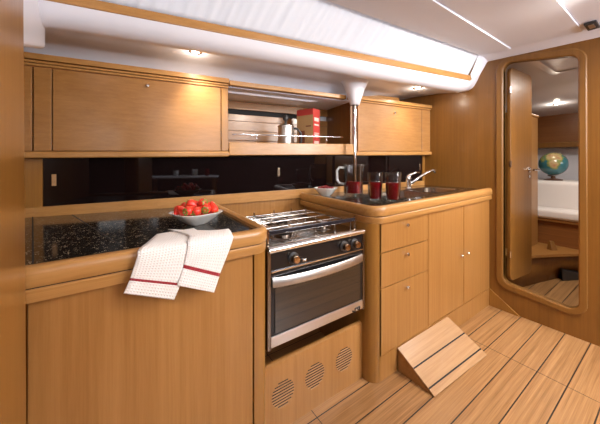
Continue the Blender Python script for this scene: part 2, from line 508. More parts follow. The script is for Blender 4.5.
# ------------------------------------------------------------------ curtain and batten
mb = MB(); secs = []; N = 420; random.seed(3)
ph = [random.uniform(-.8, .8) for _ in range(80)]
X0, X1 = -.9, 2.378
nodes_ = []
for i in range(N + 1):
    X = X0 + (X1 - X0) * i / N
    yb, zb_ = Yt(X) + .012, 1.872
    ytp, ztp = ycl(X) + .006, cz(X, ycl(X)) - .004
    sl = Vector((0, ytp - yb, ztp - zb_)); nn = Vector((0, -sl.z, sl.y)).normalized()
    row = []
    u = X / .052
    for j in range(9):
        f = j / 8
        w = math.sin(2 * PI * (u + .35 * math.sin(u * .7) + .18 * f * math.sin(u * 1.3))) * .5 + .35 * math.sin(4.3 * u + 1.7 * f)
        sharp = -abs(math.sin(PI * (u * .55 + .1 * f * math.sin(u)))) ** .5
        amp = .0028 * math.sin(PI * (.12 + .76 * f)) + .002
        p = Vector((X + .03 * (f - .5), yb, zb_)) + sl * f + nn * (w * amp + (sharp + .6) * amp * 1.2)
        row.append(tuple(p))
    secs.append(row)
mb.loft(secs)
tag(link('curtain', mb, 'curtain', org=(.8, 1.3, 1.87), smooth=True, solid=.002), 'long white pleated curtain above the wooden rail under the deckhead', 'curtain')
mb = MB(); secs = []
for i in range(9):
    X = -.9 + (2.372 + .9) * i / 8; y = Yt(X)
    secs.append([(X, y - .014, 1.828), (X, y + .012, 1.828), (X, y + .012, 1.871), (X, y - .014, 1.871)])
mb.loft(secs, closed=True, caps=True)
tag(link('curtain_rail', mb, 'edge_x', org=(.8, 1.3, 1.833), bevel=.005, seg=3), 'long wooden batten holding the foot of the white curtain', 'rail')

# ------------------------------------------------------------------ left base cabinet + worktop
bc = thing('base_cabinet', 'plain fronted wooden base cabinet under the left worktop with the towel', 'cabinet', (.15, 1.3, 0))
link('front_panel', MB().box(-.192, .432, .957, .977, .0, .812), 'wood_v', bc, bevel=.002)
link('carcass', MB().box(-.50, .43, .985, 1.80, 0, .79), 'wood_v', bc)
cp = MB(); lo = []; n = 8
for k in range(n + 1):
    q = 1.5 * PI + .5 * PI * k / n
    lo.append((.470 + .024 * math.cos(q), .979 + .024 * math.sin(q)))
lo = [(.438, .955)] + lo + [(.494, 1.03), (.438, 1.03)]
link('corner_post', MB().prism([(a, c, 0) for a, c in lo], [(a, c, .815) for a, c in lo]), 'edge_z', bc, smooth=40)
link('side_panel', MB().hexa([(.466, 1.03, 0), (.486, 1.03, 0), (.535, 1.78, 0), (.515, 1.78, 0), (.466, 1.03, .81), (.486, 1.03, .81), (.535, 1.78, .815), (.515, 1.78, .815)]), 'wood_v', bc)

def round_path(pts, rads, n=10):
    out = []
    for i, p in enumerate(pts):
        p = Vector(p)
        if i in (0, len(pts) - 1) or not rads[i]: out.append(p); continue
        a = (Vector(pts[i - 1]) - p).normalized(); c = (Vector(pts[i + 1]) - p).normalized()
        ang = a.angle(c); r = rads[i]; t = r / math.tan(ang / 2); cen = p + (a + c).normalized() * r / math.sin(ang / 2)
        s = p + a * t - cen; e = p + c * t - cen; w = s.angle(e)
        for k in range(n + 1):
            f = k / n
            out.append(cen + (s * math.sin((1 - f) * w) + e * math.sin(f * w)) / math.sin(w))
    return out
def sweep(path, prof, side):
    """prof: closed list (inset, dz); inset measured to the inside (side=+1 left of travel)"""
    secs = []
    for i, p in enumerate(path):
        a = path[max(i - 1, 0)]; c = path[min(i + 1, len(path) - 1)]
        t = (c - a).normalized(); nrm = Vector((-t.y, t.x)) * side
        if 0 < i < len(path) - 1:
            t1 = (p - a).normalized(); n1 = Vector((-t1.y, t1.x)) * side
            k = 1 / max(.3, nrm.dot(n1))
        else: k = 1
        secs.append([(p.x + nrm.x * o * k, p.y + nrm.y * o * k, zt(p.x) + dz) for o, dz in prof])
    return MB().loft(secs, closed=True, caps=True)
FID = [(.004, -.054), (0, -.046), (0, -.018), (.004, -.007), (.012, -.001), (.022, 0), (.032, -.001), (.040, -.006), (.042, -.022), (.042, -.054)]
BAND = [(.006, -.092), (.004, -.088), (.004, -.062), (.007, -.058), (.03, -.058), (.03, -.092)]
GAP = [(.010, -.06), (.010, -.052), (.03, -.052), (.03, -.06)]
def worktop(lab, path, side, stone_mb, loc):
    w = thing('worktop', lab, 'worktop', loc)
    link('fiddle', sweep(path, FID, side), 'edge_x', w, smooth=50)
    link('edge_band', sweep(path, BAND, side), 'edge_x', w, smooth=30)
    link('shadow_gap', sweep(path, GAP, side), 'black_mat', w)
    link('stone_top', stone_mb, ['stone', 'black_mat'], w)
    return w
pathL = round_path([(-.55, .933), (.508, .933), (.540, 1.79)], [0, .075, 0])
sm = MB()
def slab(mb, poly, top=None, th=.02, mi=0):
    top = top if top is not None else (-.018 if max(p[0] for p in poly) < .8 else -.012)
    mb.prism([(x, y, zt(x) + top - th) for x, y in poly], [(x, y, zt(x) + top) for x, y in poly], mi)
pin = [(-.55, .97)] + [(p.x - .022, p.y + .022) if i > 0 else (p.x, p.y) for i, p in enumerate(pathL) if 0 < i < len(pathL) - 1] + [(.505, 1.79), (-.55, 1.975)]
slab(sm, pin)
def groove(mb, a, c, w=.0022):
    a = Vector(a); c = Vector(c); t = (c - a).normalized(); n_ = Vector((-t.y, t.x)) * w
    q = [a - n_, c - n_, c + n_, a + n_]
    mb.prism([(p.x, p.y, zt(p.x) - .022) for p in q], [(p.x, p.y, zt(p.x) - .0175) for p in q], 1)
groove(sm, (-.185, .975), (-.372, 1.955)); groove(sm, (.006, 1.098), (-.210, 1.915))
worktop('black flecked stone worktop with rounded wooden edge on the left, under the towel', pathL, 1, sm, (.1, 1.4, .80))

# ------------------------------------------------------------------ right base cabinet
rc = thing('base_cabinet', 'wooden base cabinet with three drawers and two doors under the sink', 'cabinet', (1.8, 1.2, 0))
Z0, ZD = .132, lambda X: .758 + .0485 * X + (.0) if False else (zt(X) - .094)
def front(x0, x1, z0, z1, y=.918, t=.018):
    f = lambda z, X: z(X) if callable(z) else z
    return MB().hexa([(x0, y, f(z0, x0)), (x1, y, f(z0, x1)), (x1, y + t, f(z0, x1)), (x0, y + t, f(z0, x0)),
                      (x0, y, f(z1, x0)), (x1, y, f(z1, x1)), (x1, y + t, f(z1, x1)), (x0, y + t, f(z1, x0))])
g = .0025
link('carcass', MB().hexa([(1.165, .938, 0), (2.50, .938, 0), (2.50, 1.38, 0), (1.22, 1.55, 0), (1.165, .938, .72), (2.50, .938, .72), (2.50, 1.38, .72), (1.22, 1.55, .72)]), 'black_mat', rc)
dx0, dx1 = 1.132, 1.596
for (za, zc, kx, kz) in ((.676 + g, ZD, 1.366, .800), (.4885 + g, .676 - g, 1.366, .634), (Z0 + g, .4885 - g, 1.366, .443)):
    d = link('drawer', front(dx0 + g, dx1 - g, za, zc), 'wood_v', rc, bevel=.0015)
    knob(d, (kx, .918, kz))
for (xa, xc, kx, kz) in ((1.596, 2.062, 2.012, .498), (2.062, 2.502, 2.108, .500)):
    d = link('door', front(xa + g, xc - g, Z0 + g + .004, ZD), 'wood_v', rc, bevel=.0015)
    knob(d, (kx, .918, kz))
link('plinth', front(1.132, 2.502, 0, Z0 - .001, .919), 'wood_v', rc)
lo = []
for k in range(11):
    q = PI + .5 * PI * k / 10
    lo.append((1.147 + .062 * math.cos(q), .980 + .062 * math.sin(q)))
lo = [(1.130, 1.06), (1.092, 1.06)] + lo + [(1.1315, .918), (1.1315, 1.0)]
link('corner_post', MB().prism([(a, c, 0) for a, c in lo], [(a, c, zt(a) - .092) for a, c in lo]), 'edge_z', rc, smooth=40)
link('side_panel', MB().hexa([(1.092, 1.06, 0), (1.112, 1.06, 0), (1.215, 1.69, 0), (1.195, 1.69, 0), (1.092, 1.06, .835), (1.112, 1.06, .835), (1.215, 1.69, .84), (1.195, 1.69, .84)]), 'wood_v', rc)

pathR = round_path([(2.503, .899), (1.078, .899), (1.162, 1.70)], [0, .085, 0])
sm = MB()
SX0, SX1, SY0, SY1 = 1.52, 2.32, 1.03, 1.42
ins = [(p.x + .025, p.y + .022) for p in pathR[1:-1]]
# stone left of the sink, then strips around the sink unit
slab(sm, [(SX0, .937)] + [q for q in ins if q[0] < SX0] + [(1.20, 1.66), (SX0, 1.60)])
slab(sm, [(SX0, .937), (2.503, .937), (2.503, SY0), (SX0, SY0)])
slab(sm, [(SX1, SY0), (2.503, SY0), (2.503, SY1), (SX1, SY1)])
slab(sm, [(SX0, SY1), (2.503, SY1), (2.503, 1.47), (SX0, 1.60)])
worktop('dark stone worktop with wooden edge around the sink, carrying the jug and tumblers', pathR, -1, sm, (1.8, 1.25, .85))

# sink
sk = thing('sink', 'double bowl stainless steel sink set into the worktop by the bulkhead', 'sink', (1.92, 1.2, .78))
rim = MB(); zs = lambda X: zt(X) - .010
def rect_ring(mb, o, i, z, zlow):
    P = lambda r, zz: [(r[0], r[2], zz(r[0])), (r[1], r[2], zz(r[1])), (r[1], r[3], zz(r[1])), (r[0], r[3], zz(r[0]))]
    mb.loft([P(o, lambda X: z(X) - .006), P(o, z), P(i, z)], closed=True)
bowls = [(1.545, 1.90, 1.05, 1.335), (1.945, 2.295, 1.05, 1.335)]
for a in ((SX0 - .008, bowls[0][0], SY0 - .008, SY1 + .008), (bowls[0][1], bowls[1][0], SY0 - .008, SY1 + .008), (bowls[1][1], SX1 + .008, SY0 - .008, SY1 + .008)):
    rim.hexa([(a[0], a[2], zs(a[0]) - .004), (a[1], a[2], zs(a[1]) - .004), (a[1], a[3], zs(a[1]) - .004), (a[0], a[3], zs(a[0]) - .004),
              (a[0], a[2], zs(a[0])), (a[1], a[2], zs(a[1])), (a[1], a[3], zs(a[1])), (a[0], a[3], zs(a[0]))])
for q in bowls:
    for (ya, yb) in ((SY0 - .008, q[2]), (q[3], SY1 + .008)):
        rim.hexa([(q[0], ya, zs(q[0]) - .004), (q[1], ya, zs(q[1]) - .004), (q[1], yb, zs(q[1]) - .004), (q[0], yb, zs(q[0]) - .004),
                  (q[0], ya, zs(q[0])), (q[1], ya, zs(q[1])), (q[1], yb, zs(q[1])), (q[0], yb, zs(q[0]))])
link('rim', rim, 'steel', sk)
for q in bowls:
    c4 = [(q[0], q[2]), (q[1], q[2]), (q[1], q[3]), (q[0], q[3])]
    def rr(ins, z, rad):
        w = [(q[0] + ins, q[2] + ins), (q[1] - ins, q[2] + ins), (q[1] - ins, q[3] - ins), (q[0] + ins, q[3] - ins)]
        return [(p.x, p.y, zs(p.x) + z) for p in rrect(w, rad, 6)]
    bw = MB()
    bw.loft([rr(-.012, .0015, .05), rr(-.004, .003, .05), rr(.003, -.004, .045), rr(.012, -.11, .045), rr(.03, -.135, .04), rr(.09, -.14, .02)], closed=True)
    cen = rr(.09, -.14, .02)
    bw.add(cen, [tuple(range(len(cen)))])
    link('bowl', bw, 'hob', sk, smooth=50)  # bowl steel darker than the rim, shade of its depth put into colour
# corner infill of bowl cut-outs is hidden under the bowl flange

# mixer tap
fx, fy = 2.08, 1.375; fz = zs(fx)
tp = thing('mixer_tap', 'chrome lever mixer tap standing behind the sink bowls', 'tap', (fx, fy, fz))
link('body', MB().lathe([(0, 0), (.030, 0), (.030, .008), (.022, .014), (.021, .075), (.024, .085), (.022, .105), (.012, .115), (0, .117)], (fx, fy, fz), 20), 'chrome', tp, smooth=45)
link('spout', MB().tube([(fx + .01, fy - .005, fz + .035), (fx + .09, fy - .03, fz + .085), (fx + .18, fy - .058, fz + .135), (fx + .235, fy - .075, fz + .157), (fx + .262, fy - .083, fz + .155), (fx + .272, fy - .086, fz + .135)],
     [.013, .012, .012, .012, .013, .013], 12), 'chrome', tp, smooth=True)
link('lever', MB().tube([(fx, fy, fz + .108), (fx + .03, fy - .01, fz + .125), (fx + .075, fy - .022, fz + .138), (fx + .115, fy - .034, fz + .139)], [.016, .010, .007, .007], 10), 'chrome', tp, smooth=True)

# ------------------------------------------------------------------ wedge step
WX0, WX1 = 1.288, 1.822
st = thing('wedge_step', 'loose wedge shaped plank step on the floor against the drawers', 'step', (1.55, .82, 0))
mb = MB().prism([(WX0, .915, .0005), (WX0, .722, .0005), (WX0, .915, .118)], [(WX1, .915, .0005), (WX1, .712, .0005), (WX1, .915, .118)])
link('wedge_body', mb, 'wood_x', st)
mb = MB().hexa([(WX0 - .003, .708, .0015), (WX1 + .004, .686, .0015), (WX1 + .004, .915, .118), (WX0 - .003, .915, .118),
                (WX0 - .003, .706, .007), (WX1 + .004, .684, .007), (WX1 + .004, .915, .126), (WX0 - .003, .915, .126)])
xa, xb = WX0 - .003, WX1 + .004
tp_ = lambda side, f: ((xa, .915 - .209 * f, .126 - .119 * f + .0008) if side == 0 else (xb, .915 - .231 * f, .126 - .119 * f + .0008))
for f in (.46, .86):
    mb.add([tp_(0, f - .014), tp_(1, f - .014), tp_(1, f + .014), tp_(0, f + .014)], [(0, 1, 2, 3)], 1)
link('tread', mb, ['tread', 'black_mat'], st)

# ------------------------------------------------------------------ vent panel under the cooker
vp = thing('vent_panel', 'wooden panel with three round louvred vents below the cooker', 'panel', (.79, 1.0, 0))
prof = [(.995, 0), (.995, .280), (.998, .291), (1.006, .296), (1.018, .296), (1.018, 0)]
link('board', MB().prism([(.489, y, z) for y, z in prof], [(1.094, y, z) for y, z in prof]), 'wood_v', vp, smooth=30)
for cx in (.592, .766, .953):
    gr = MB()
    for k in range(-4, 5):
        z = .150 + k * .0125
        hw = math.sqrt(max(0, .056 ** 2 - (k * .0125) ** 2))
        if hw < .01: continue
        gr.hexa([(cx - hw, .9952, z - .0035), (cx + hw, .9952, z - .0035), (cx + hw, .9948, z - .0035), (cx - hw, .9948, z - .0035),
                 (cx - hw, .9905, z + .0005), (cx + hw, .9905, z + .0005), (cx + hw, .9952, z + .0025), (cx - hw, .9952, z + .0025)], 0)
        gr.hexa([(cx - hw, .9947, z + .0030), (cx + hw, .9947, z + .0030), (cx + hw, .996, z + .0030), (cx - hw, .996, z + .0030),
                 (cx - hw, .9947, z + .0075), (cx + hw, .9947, z + .0075), (cx + hw, .996, z + .0075), (cx - hw, .996, z + .0075)], 1)
    link('vent_grille', gr, ['tread', 'black_mat'], vp)  # pale slats paint the light caught on groove edges, black strips the shade
# alcove back and dark floor
struct(link('trim_5', hbox(MB(), .535, 1.20, .080, .098, .30, lambda X: .925 + .026 * X), 'wood_v'))

# ------------------------------------------------------------------ cooker
OX0, OX1, OY, OB = .507, 1.070, .970, 1.50
HZ = .806
ck = thing('cooker', 'stainless steel galley cooker with gas hob and dark glass oven door', 'cooker', (.79, 1.2, .378))
link('body', MB().box(OX0 + .012, OX1 - .012, OY + .03, OB, .392, HZ - .02), 'steel_b', ck)
link('side_rail', MB().box(OX0 - .006, OX0 + .010, OY - .004, OY + .04, .384, HZ - .015), 'hob', ck, bevel=.002)
link('side_rail', MB().box(OX1 - .010, OX1 + .006, OY - .004, OY + .04, .384, HZ - .015), 'hob', ck, bevel=.002)
link('control_panel', MB().box(OX0 + .010, OX1 - .010, OY, OY + .03, .700, HZ - .016), 'black_gloss', ck)
link('trim_strip', MB().box(OX0 + .012, OX1 - .012, OY - .006, OY + .002, .7015, .7065), 'steel', ck)
# oven door: frame, glass, bottom bar, bowed handle
dr = MB()
dr.box(OX0 + .012, OX1 - .012, OY, OY + .028, .439, .697, 0)
door = link('oven_door', dr, 'black_gloss', ck)
link('glass', MB().box(OX0 + .030, OX1 - .030, OY - .003, OY + .001, .446, .655), 'oven_glass', door)
link('bottom_bar', MB().box(OX0 + .010, OX1 - .010, OY - .004, OY + .026, .392, .438), 'steel_b', door, bevel=.003)
hm = MB(); secs = []
for i in range(17):
    f = i / 16; x = OX0 + .016 + (OX1 - OX0 - .032) * f
    bow = .018 * (1 - (2 * f - 1) ** 2) ** .7 + .006
    sag = -.006 * math.sin(PI * f)
    y = OY - bow
    secs.append([(x, y, .640 + sag), (x, y - .004, .644 + sag), (x, y - .004, .676 + sag), (x, y, .681 + sag), (x, y + .006, .681 + sag), (x, y + .006, .640 + sag)])
hm.loft(secs, closed=True, caps=True)
label(link('handle', hm, 'steel_b', door, smooth=40), 'bowed satin steel door handle')
link('latch', MB().tube([(.985, OY - .004, .402), (.985, OY - .02, .404), (.985, OY - .022, .422), (1.018, OY - .022, .424), (1.018, OY - .018, .405), (1.018, OY - .004, .404)], .0035, 8), 'dark_plastic', door)
for kx in (.628, .928, 1.000):
    k_ = MB().lathe([(0, 0), (.026, 0), (.026, .005), (.020, .007), (.020, .010), (0, .010)], (kx, OY, .742), 20, axis=(0, -1, 0), mi=1)
    k_.lathe([(.0175, .010), (.0185, .014), (.0165, .030), (.014, .034), (0, .035)], (kx, OY, .742), 20, axis=(0, -1, 0))
    link('control_knob', k_, ['brass', 'dark_plastic'], ck, smooth=40)
link('igniter', MB().tube([(.668, OY, .729), (.668, OY - .02, .731), (.680, OY - .026, .730)], [.008, .007, .005], 10), 'chrome', ck, smooth=True)
# hob
hb = MB()
hb.box(OX0, OX1, OY + .02, OB, HZ - .022, HZ - .006)
link('hob_plate', hb, 'hob', ck, bevel=.002)
fe = [(OY - .010, HZ - .020), (OY - .013, HZ - .012), (OY - .010, HZ - .003), (OY, HZ + .003), (OY + .022, HZ + .003), (OY + .024, HZ - .022), (OY - .004, HZ - .022)]
link('front_edge', MB().prism([(OX0, y, z) for y, z in fe], [(OX1, y, z) for y, z in fe]), 'steel', ck, smooth=50)
bk = MB().box(OX0, OX1, OB - .02, OB, HZ - .006, HZ + .022)
link('rear_edge', bk, 'steel', ck, bevel=.003)
for (bx, by, br) in ((.665, 1.12, .042), (.925, 1.14, .032), (.79, 1.37, .050)):
    bb_ = MB().lathe([(br * 1.7, 0), (br * 1.6, .004), (br, .004), (br, .012), (br * .9, .014)], (bx, by, HZ - .006), 28)
    bn = link('burner', bb_, 'hob', ck, smooth=40)
    link('burner_cap', MB().lathe([(br * .95, .013), (br * .95, .017), (br * .8, .020), (0, .020)], (bx, by, HZ - .006), 28), 'black_gloss', bn, smooth=40)
GZ = HZ + .034
ps = MB()
gx0, gx1, gy0, gy1 = OX0 + .03, OX1 - .03, OY + .065, OB - .045
ps.tube([(gx0, gy0, GZ), (gx1, gy0, GZ), (gx1, gy1, GZ), (gx0, gy1, GZ)], .0045, 8, closed=True)
for y in (1.14, 1.25, 1.36): ps.tube([(gx0, y, GZ), (gx1, y, GZ)], .004, 8)
for x in (.665, .80, .925): ps.tube([(x, gy0, GZ), (x, gy1, GZ)], .0035, 8)
for x in (gx0, .665, .80, .925, gx1):
    for y in (gy0, 1.20, gy1):
        ps.tube([(x, y, HZ - .006), (x, y, GZ + (.022 if y == gy1 else .006))], .004, 8)
link('pan_support', ps, 'hob_wire', ck, smooth=50)
# pan clamps, bent rods in front
for s0, x in ((1, .60), (-1, .97)):
    link('pan_clamp', MB().tube([(x - .05 * s0, 1.03, GZ + .004), (x, 1.03, GZ + .004), (x + .05 * s0, 1.045, GZ + .006), (x + .09 * s0, 1.08, GZ + .006), (x + .10 * s0, 1.12, GZ + .006)], .0045, 8), 'chrome', ck, smooth=True)
rl = MB().box(OX0 + .012, OX1 - .012, 1.008, 1.016, HZ + .040, HZ + .058)
rb = link('fiddle_rail', rl, 'blackrail', ck, bevel=.002)
for x in (OX0 + .02, OX1 - .022):
    link('rail_post', MB().tube([(x, 1.012, HZ - .004), (x, 1.012, HZ + .066)], .006, 10), 'brass', rb, smooth=40)

# ------------------------------------------------------------------ sliding glass panels behind the worktops
ZP0 = lambda X: .921 + .0225 * (X + .325)
ZP1 = lambda X: zb(X) + .002
trim = hbox(MB(), -.62, 2.49, .062, .082, lambda X: zt(X) - .04, lambda X: ZP0(X))
trim_ = link('trim_6', trim, 'edge_x', bevel=.002); struct(trim_)
mb = MB(); hbox(mb, -.45, -.345, .060, .082, lambda X: ZP0(X) + .0005, ZP1); hbox(mb, 2.462, 2.495, .060, .082, lambda X: ZP0(X) + .0005, ZP1)
struct(link('trim_7', mb, 'edge_z'))
PN = [(-.345, .395, -.300, 'sliding black glass panel behind the left worktop, pale finger pull at its left end'),
      (.385, 1.40, .985, 'middle sliding black glass panel behind the cooker'),
      (1.39, 2.466, 2.438, 'sliding black glass panel behind the tap and jug, next to the bulkhead')]
for i, (xa, xb, xp, lab) in enumerate(PN):
    dd = .068 + (.006 if i == 1 else 0)
    t = thing('sliding_panel', lab, 'panel', HP((xa + xb) / 2, dd, ZP0((xa + xb) / 2)), 'sliding glass panels of the splashback')
    link('glass', hbox(MB(), xa, xb, dd, dd + .005, ZP0, ZP1), 'black_glass', t)
    zc = (ZP0(xp) + ZP1(xp)) / 2 + .01
    fp = MB(); hbox(fp, xp - .010, xp + .010, dd - .0015, dd + .001, zc - .032, zc + .032); hbox(fp, xp - .008, xp + .002, dd - .003, dd - .001, zc - .026, zc + .026)
    link('finger_pull', fp, 'brass' if i else 'tread', t, bevel=.001)

# ------------------------------------------------------------------ wall cabinets
def wall_cab(lab, X0, X1, doorX, knobX, knobz, fill, loc, endR, grooves=3):
    w = thing('wall_cabinet', lab, 'cabinet', loc)
    link('carcass', hbox(MB(), X0, X1, .022, .34, lambda X: zb(X) + .002, ZT - .006), 'wood_x', w)
    lb = MB(); hbox(lb, X0, X1 + .008, -.010, .08, zb, lambda X: zb(X) + .034)
    link('bottom_rail', lb, 'edge_x', w, bevel=.008, seg=3)
    lt = MB()
    zz = ZT
    hbox(lt, X0, X1 + .006, -.016, .06, ZT - .030, ZT)
    for k in range(grooves - 1):
        hbox(lt, X0, X1 + .003, -.008 + .003 * k, .06, ZT - .046 - .015 * k, ZT - .034 - .015 * k)
    hbox(lt, X0, X1, .006, .06, ZT - .069, ZT - .028, 1)
    link('top_moulding', lt, ['edge_x', 'dark_wood'], w, bevel=.003)
    xa, xb = doorX
    zlo = lambda X: zb(X) + .038
    zhi = ZT - (.036 + .015 * (grooves - 1))
    d = link('door', hbox(MB(), xa, xb, .0, .02, zlo, zhi), 'wood_x', w, bevel=.002)
    knob(d, HP(knobX, 0, knobz), axis=(-NX, -NY, 0), r=.010)
    for fa, fb in fill:
        link('filler_strip', hbox(MB(), fa, fb, .001, .02, zlo, zhi), 'wood_x', w, bevel=.0015)
    if endR: link('end_panel', hbox(MB(), X1 - .042, X1, -.003, .42, zlo, zhi), 'edge_z', w, bevel=.002)
    return w
wall_cab('long wooden wall cabinet at the left with lit flap door, above the towel worktop', -.56, .605, (-.283, .558), .147, 1.613,
         [(-.358, -.289), (-.55, -.366)], HP(.1, .15, 1.19), True)
wall_cab('small wooden wall cabinet at the right, against the bulkhead above the sink', 1.622, 2.497, (1.650, 2.378), 2.04, 1.607,
         [(2.384, 2.496)], HP(2.05, .15, 1.22), False, 2)
# upstand behind the top of the right cabinet
struct(link('trim_8', hbox(MB(), 1.62, 2.20, .10, .12, ZT - .005, ZT + .065), 'edge_x'))

# open shelf between them
sh = thing('open_shelf', 'open wooden shelf bay between the two wall cabinets', 'shelf', HP(1.1, .15, 1.2))
SXa, SXb = .612, 1.612
link('fascia', hbox(MB(), SXa, SXb, .0, .022, lambda X: zb(X) + .008, lambda X: zb(X) + .096), 'edge_x', sh, bevel=.005, seg=3)
link('shelf_board', hbox(MB(), SXa, SXb, .022, .42, lambda X: zb(X) + .010, lambda X: zb(X) + .050), 'wood_x', sh)
bkm = MB(); 
for (a, c) in ((1.24, 1.3445), (1.346, 1.4245), (1.426, 1.5045), (1.506, 1.560), (1.603, 1.668)):
    hbox(bkm, SXa, SXb, .400, .42, a, c)
link('back_boards', bkm, 'wood_x', sh, bevel=.002)
link('back_slot', hbox(MB(), SXa, SXb - .12, .424, .43, 1.54, 1.62), 'black_mat', sh)
link('top_panel', hbox(MB(), SXa, SXb, .02, .42, 1.668, 1.680), 'liner', sh)
link('top_rail', hbox(MB(), SXa, 1.52, -.026, .022, 1.672, 1.704), 'edge_x', sh, bevel=.004)
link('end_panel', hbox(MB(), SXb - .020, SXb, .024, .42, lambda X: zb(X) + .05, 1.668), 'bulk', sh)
gl = MB(); zr = lambda X: zb(X) + .150
gl.tube([HP(.635, .006, zr(.635)), HP(1.50, .006, zr(1.50))], .005, 10)
rail = link('guard_rail', gl, 'chrome', sh, smooth=40)
for X in (.80, 1.355): link('stanchion', MB().tube([HP(X, .010, zb(X) + .094), HP(X, .006, zr(X))], .0035, 8), 'chrome', rail, smooth=True)

# things on the shelf
def onshelf(X, d): return Vector(HP(X, d, zb(X) + .0502))
p = onshelf(1.06, .12)
cp_ = thing('coffee_pot', 'polished steel coffee pot with black knob on the shelf beside the red packet', 'pot', p)
link('body', MB().lathe([(0, 0), (.062, 0), (.064, .006), (.061, .12), (.060, .178), (.064, .180), (.064, .187), (.040, .200), (0, .204)], p, 28), 'steel_b', cp_, smooth=40)
link('lid_knob', MB().lathe([(.011, .200), (.009, .222), (.020, .236), (.024, .254), (.017, .270), (0, .275)], p, 18), 'dark_plastic', cp_, smooth=50)
q = p
link('handle', MB().tube([q + Vector((.050, -.020, .172)), q + Vector((.085, -.034, .168)), q + Vector((.112, -.046, .135)), q + Vector((.115, -.048, .070)), q + Vector((.085, -.036, .030))], .009, 10), 'dark_plastic', cp_, smooth=True)
q = onshelf(1.295, .15)
pk = thing('food_packet', 'red and tan printed packet standing on the shelf, red narrow side', 'packet', q)
ex = Vector((.986, -.1676, 0)); ey = Vector((NX, NY, 0)); 
ca, sa = math.cos(.35), math.sin(.35)
e1 = ex * ca + ey * sa * -1; e1 = (ex * ca - ey * sa); e2 = (ex * sa + ey * ca)
def pkbox(a0, a1, b0, b1, z0, z1):
    P = lambda a, b_, z: tuple(q + e1 * a + e2 * b_ + Vector((0, 0, z)))
    return [P(a0, b0, z0), P(a1, b0, z0), P(a1, b1, z0), P(a0, b1, z0), P(a0, b0, z1), P(a1, b0, z1), P(a1, b1, z1), P(a0, b1, z1)]
ca, sa = math.cos(-1.05), math.sin(-1.05)
e1 = ex * ca + ey * sa; e2 = ex * -sa + ey * ca
link('carton', MB().hexa(pkbox(-.11, .05, -.05, .05, 0, .335)), 'pkt_tan', pk)
mb = MB().hexa(pkbox(.05, .0515, -.05, .05, 0, .335), 0)
for (za, zc) in ((.20, .212), (.12, .128), (.135, .141), (.03, .075), (.235, .265)):
    mb.hexa(pkbox(.0513, .0522, -.034, .034, za, zc), 1)
link('side_print', mb, ['pkt_red', 'pkt_text'], pk)
link('front_band', MB().hexa(pkbox(-.11, .05, -.0512, -.05, .285, .335)), 'pkt_red', pk)
link('front_picture', MB().hexa(pkbox(-.09, -.03, -.0512, -.05, .05, .16)), 'pkt_brown', pk)
link('front_line', MB().hexa(pkbox(-.02, .03, -.0512, -.05, .19, .20)), 'pkt_brown', pk)

# ------------------------------------------------------------------ chrome pole with white boot
px, py = 1.54, 1.486
pl = thing('grab_pole', 'slim chrome pole with white boot rising from the worktop behind the jug', 'pole', (px, py, zt(px) - .012))
link('tube', MB().tube([(px, py, zt(px) - .012), (px, py, 1.70)], .0125, 14), 'chrome', pl, smooth=40)
link('boot', MB().lathe([(.028, 1.612), (.036, 1.614), (.050, 1.66), (.074, 1.73), (.102, 1.79), (.122, 1.81)], (px, py, 0), 26), 'white', pl, smooth=True)
link('foot', MB().lathe([(.0, 0), (.026, 0), (.026, .005), (.014, .010)], (px, py, zt(px) - .012), 20), 'chrome', pl, smooth=40)

# ------------------------------------------------------------------ ceiling spotlights
def spot(X, Y, z, lab, power=.8, col=(1, .86, .70), aim=None, beam=0):
    t = thing('spotlight', lab, 'light', (X, Y, z), 'small round ceiling spotlights')
    link('bezel', MB().lathe([(.036, .0), (.036, -.004), (.026, -.007), (.020, -.003), (.020, .0)], (X, Y, z), 24), 'chrome', t, smooth=40)
    link('lamp', MB().lathe([(0, -.003), (.019, -.003), (.019, 0), (0, 0)], (X, Y, z), 20), 'lamp', t)
    ld = bpy.data.lights.new('spot_light', 'POINT'); ld.energy = power; ld.color = col; ld.shadow_soft_size = .018
    if aim:
        ls = bpy.data.lights.new('spot_beam', 'SPOT'); ls.energy = beam; ls.color = (1, .92, .82); ls.spot_size = math.radians(95); ls.spot_blend = 1; ls.shadow_soft_size = .02
        lb = bpy.data.objects.new('spot_beam', ls); COL.objects.link(lb); lb.parent = t; lb.location = (0, 0, -.02)
        lb.rotation_euler = Vector(aim).to_track_quat('-Z', 'Y').to_euler()
    lo_ = bpy.data.objects.new('spot_light', ld); COL.objects.link(lo_); lo_.parent = t; lo_.location = (0, 0, -.030)
    return t
spot(.368, 1.605, 1.797, 'lit round spotlight in the white soffit above the left wall cabinet', aim=(.12, .12, -.42), beam=15)
spot(2.10, 1.300, 1.797, 'lit round spotlight in the white soffit above the right wall cabinet', 1.0, aim=(-.02, .10, -.42), beam=6)

spot(1.85, .08, cz(1.85, .08) - .006, 'angled reading spotlight in the ceiling over the sink side of the galley', .3, aim=(.05, .85, -.42), beam=52)  # this and the next are unseen lamps added to brighten the cabinet fronts
spot(.95, -.15, cz(.95, -.15) - .004, 'angled reading spotlight in the ceiling over the cooker side of the galley', .3, aim=(-.25, 1., -.30), beam=30)

# dark fitting on the headliner, top right of the view
q = (2.33, .345, cz(2.33, .345) - .008)
t = thing('ceiling_catch', 'dark rectangular fitting on the ceiling panel at the upper right', 'fitting', q)
link('housing', MB().box(2.27, 2.39, .30, .352, q[2] - .014, q[2]), 'dark_plastic', t, bevel=.004)
link('slide', MB().box(2.29, 2.35, .313, .338, q[2] - .018, q[2] - .013), 'steel_b', t, bevel=.002)

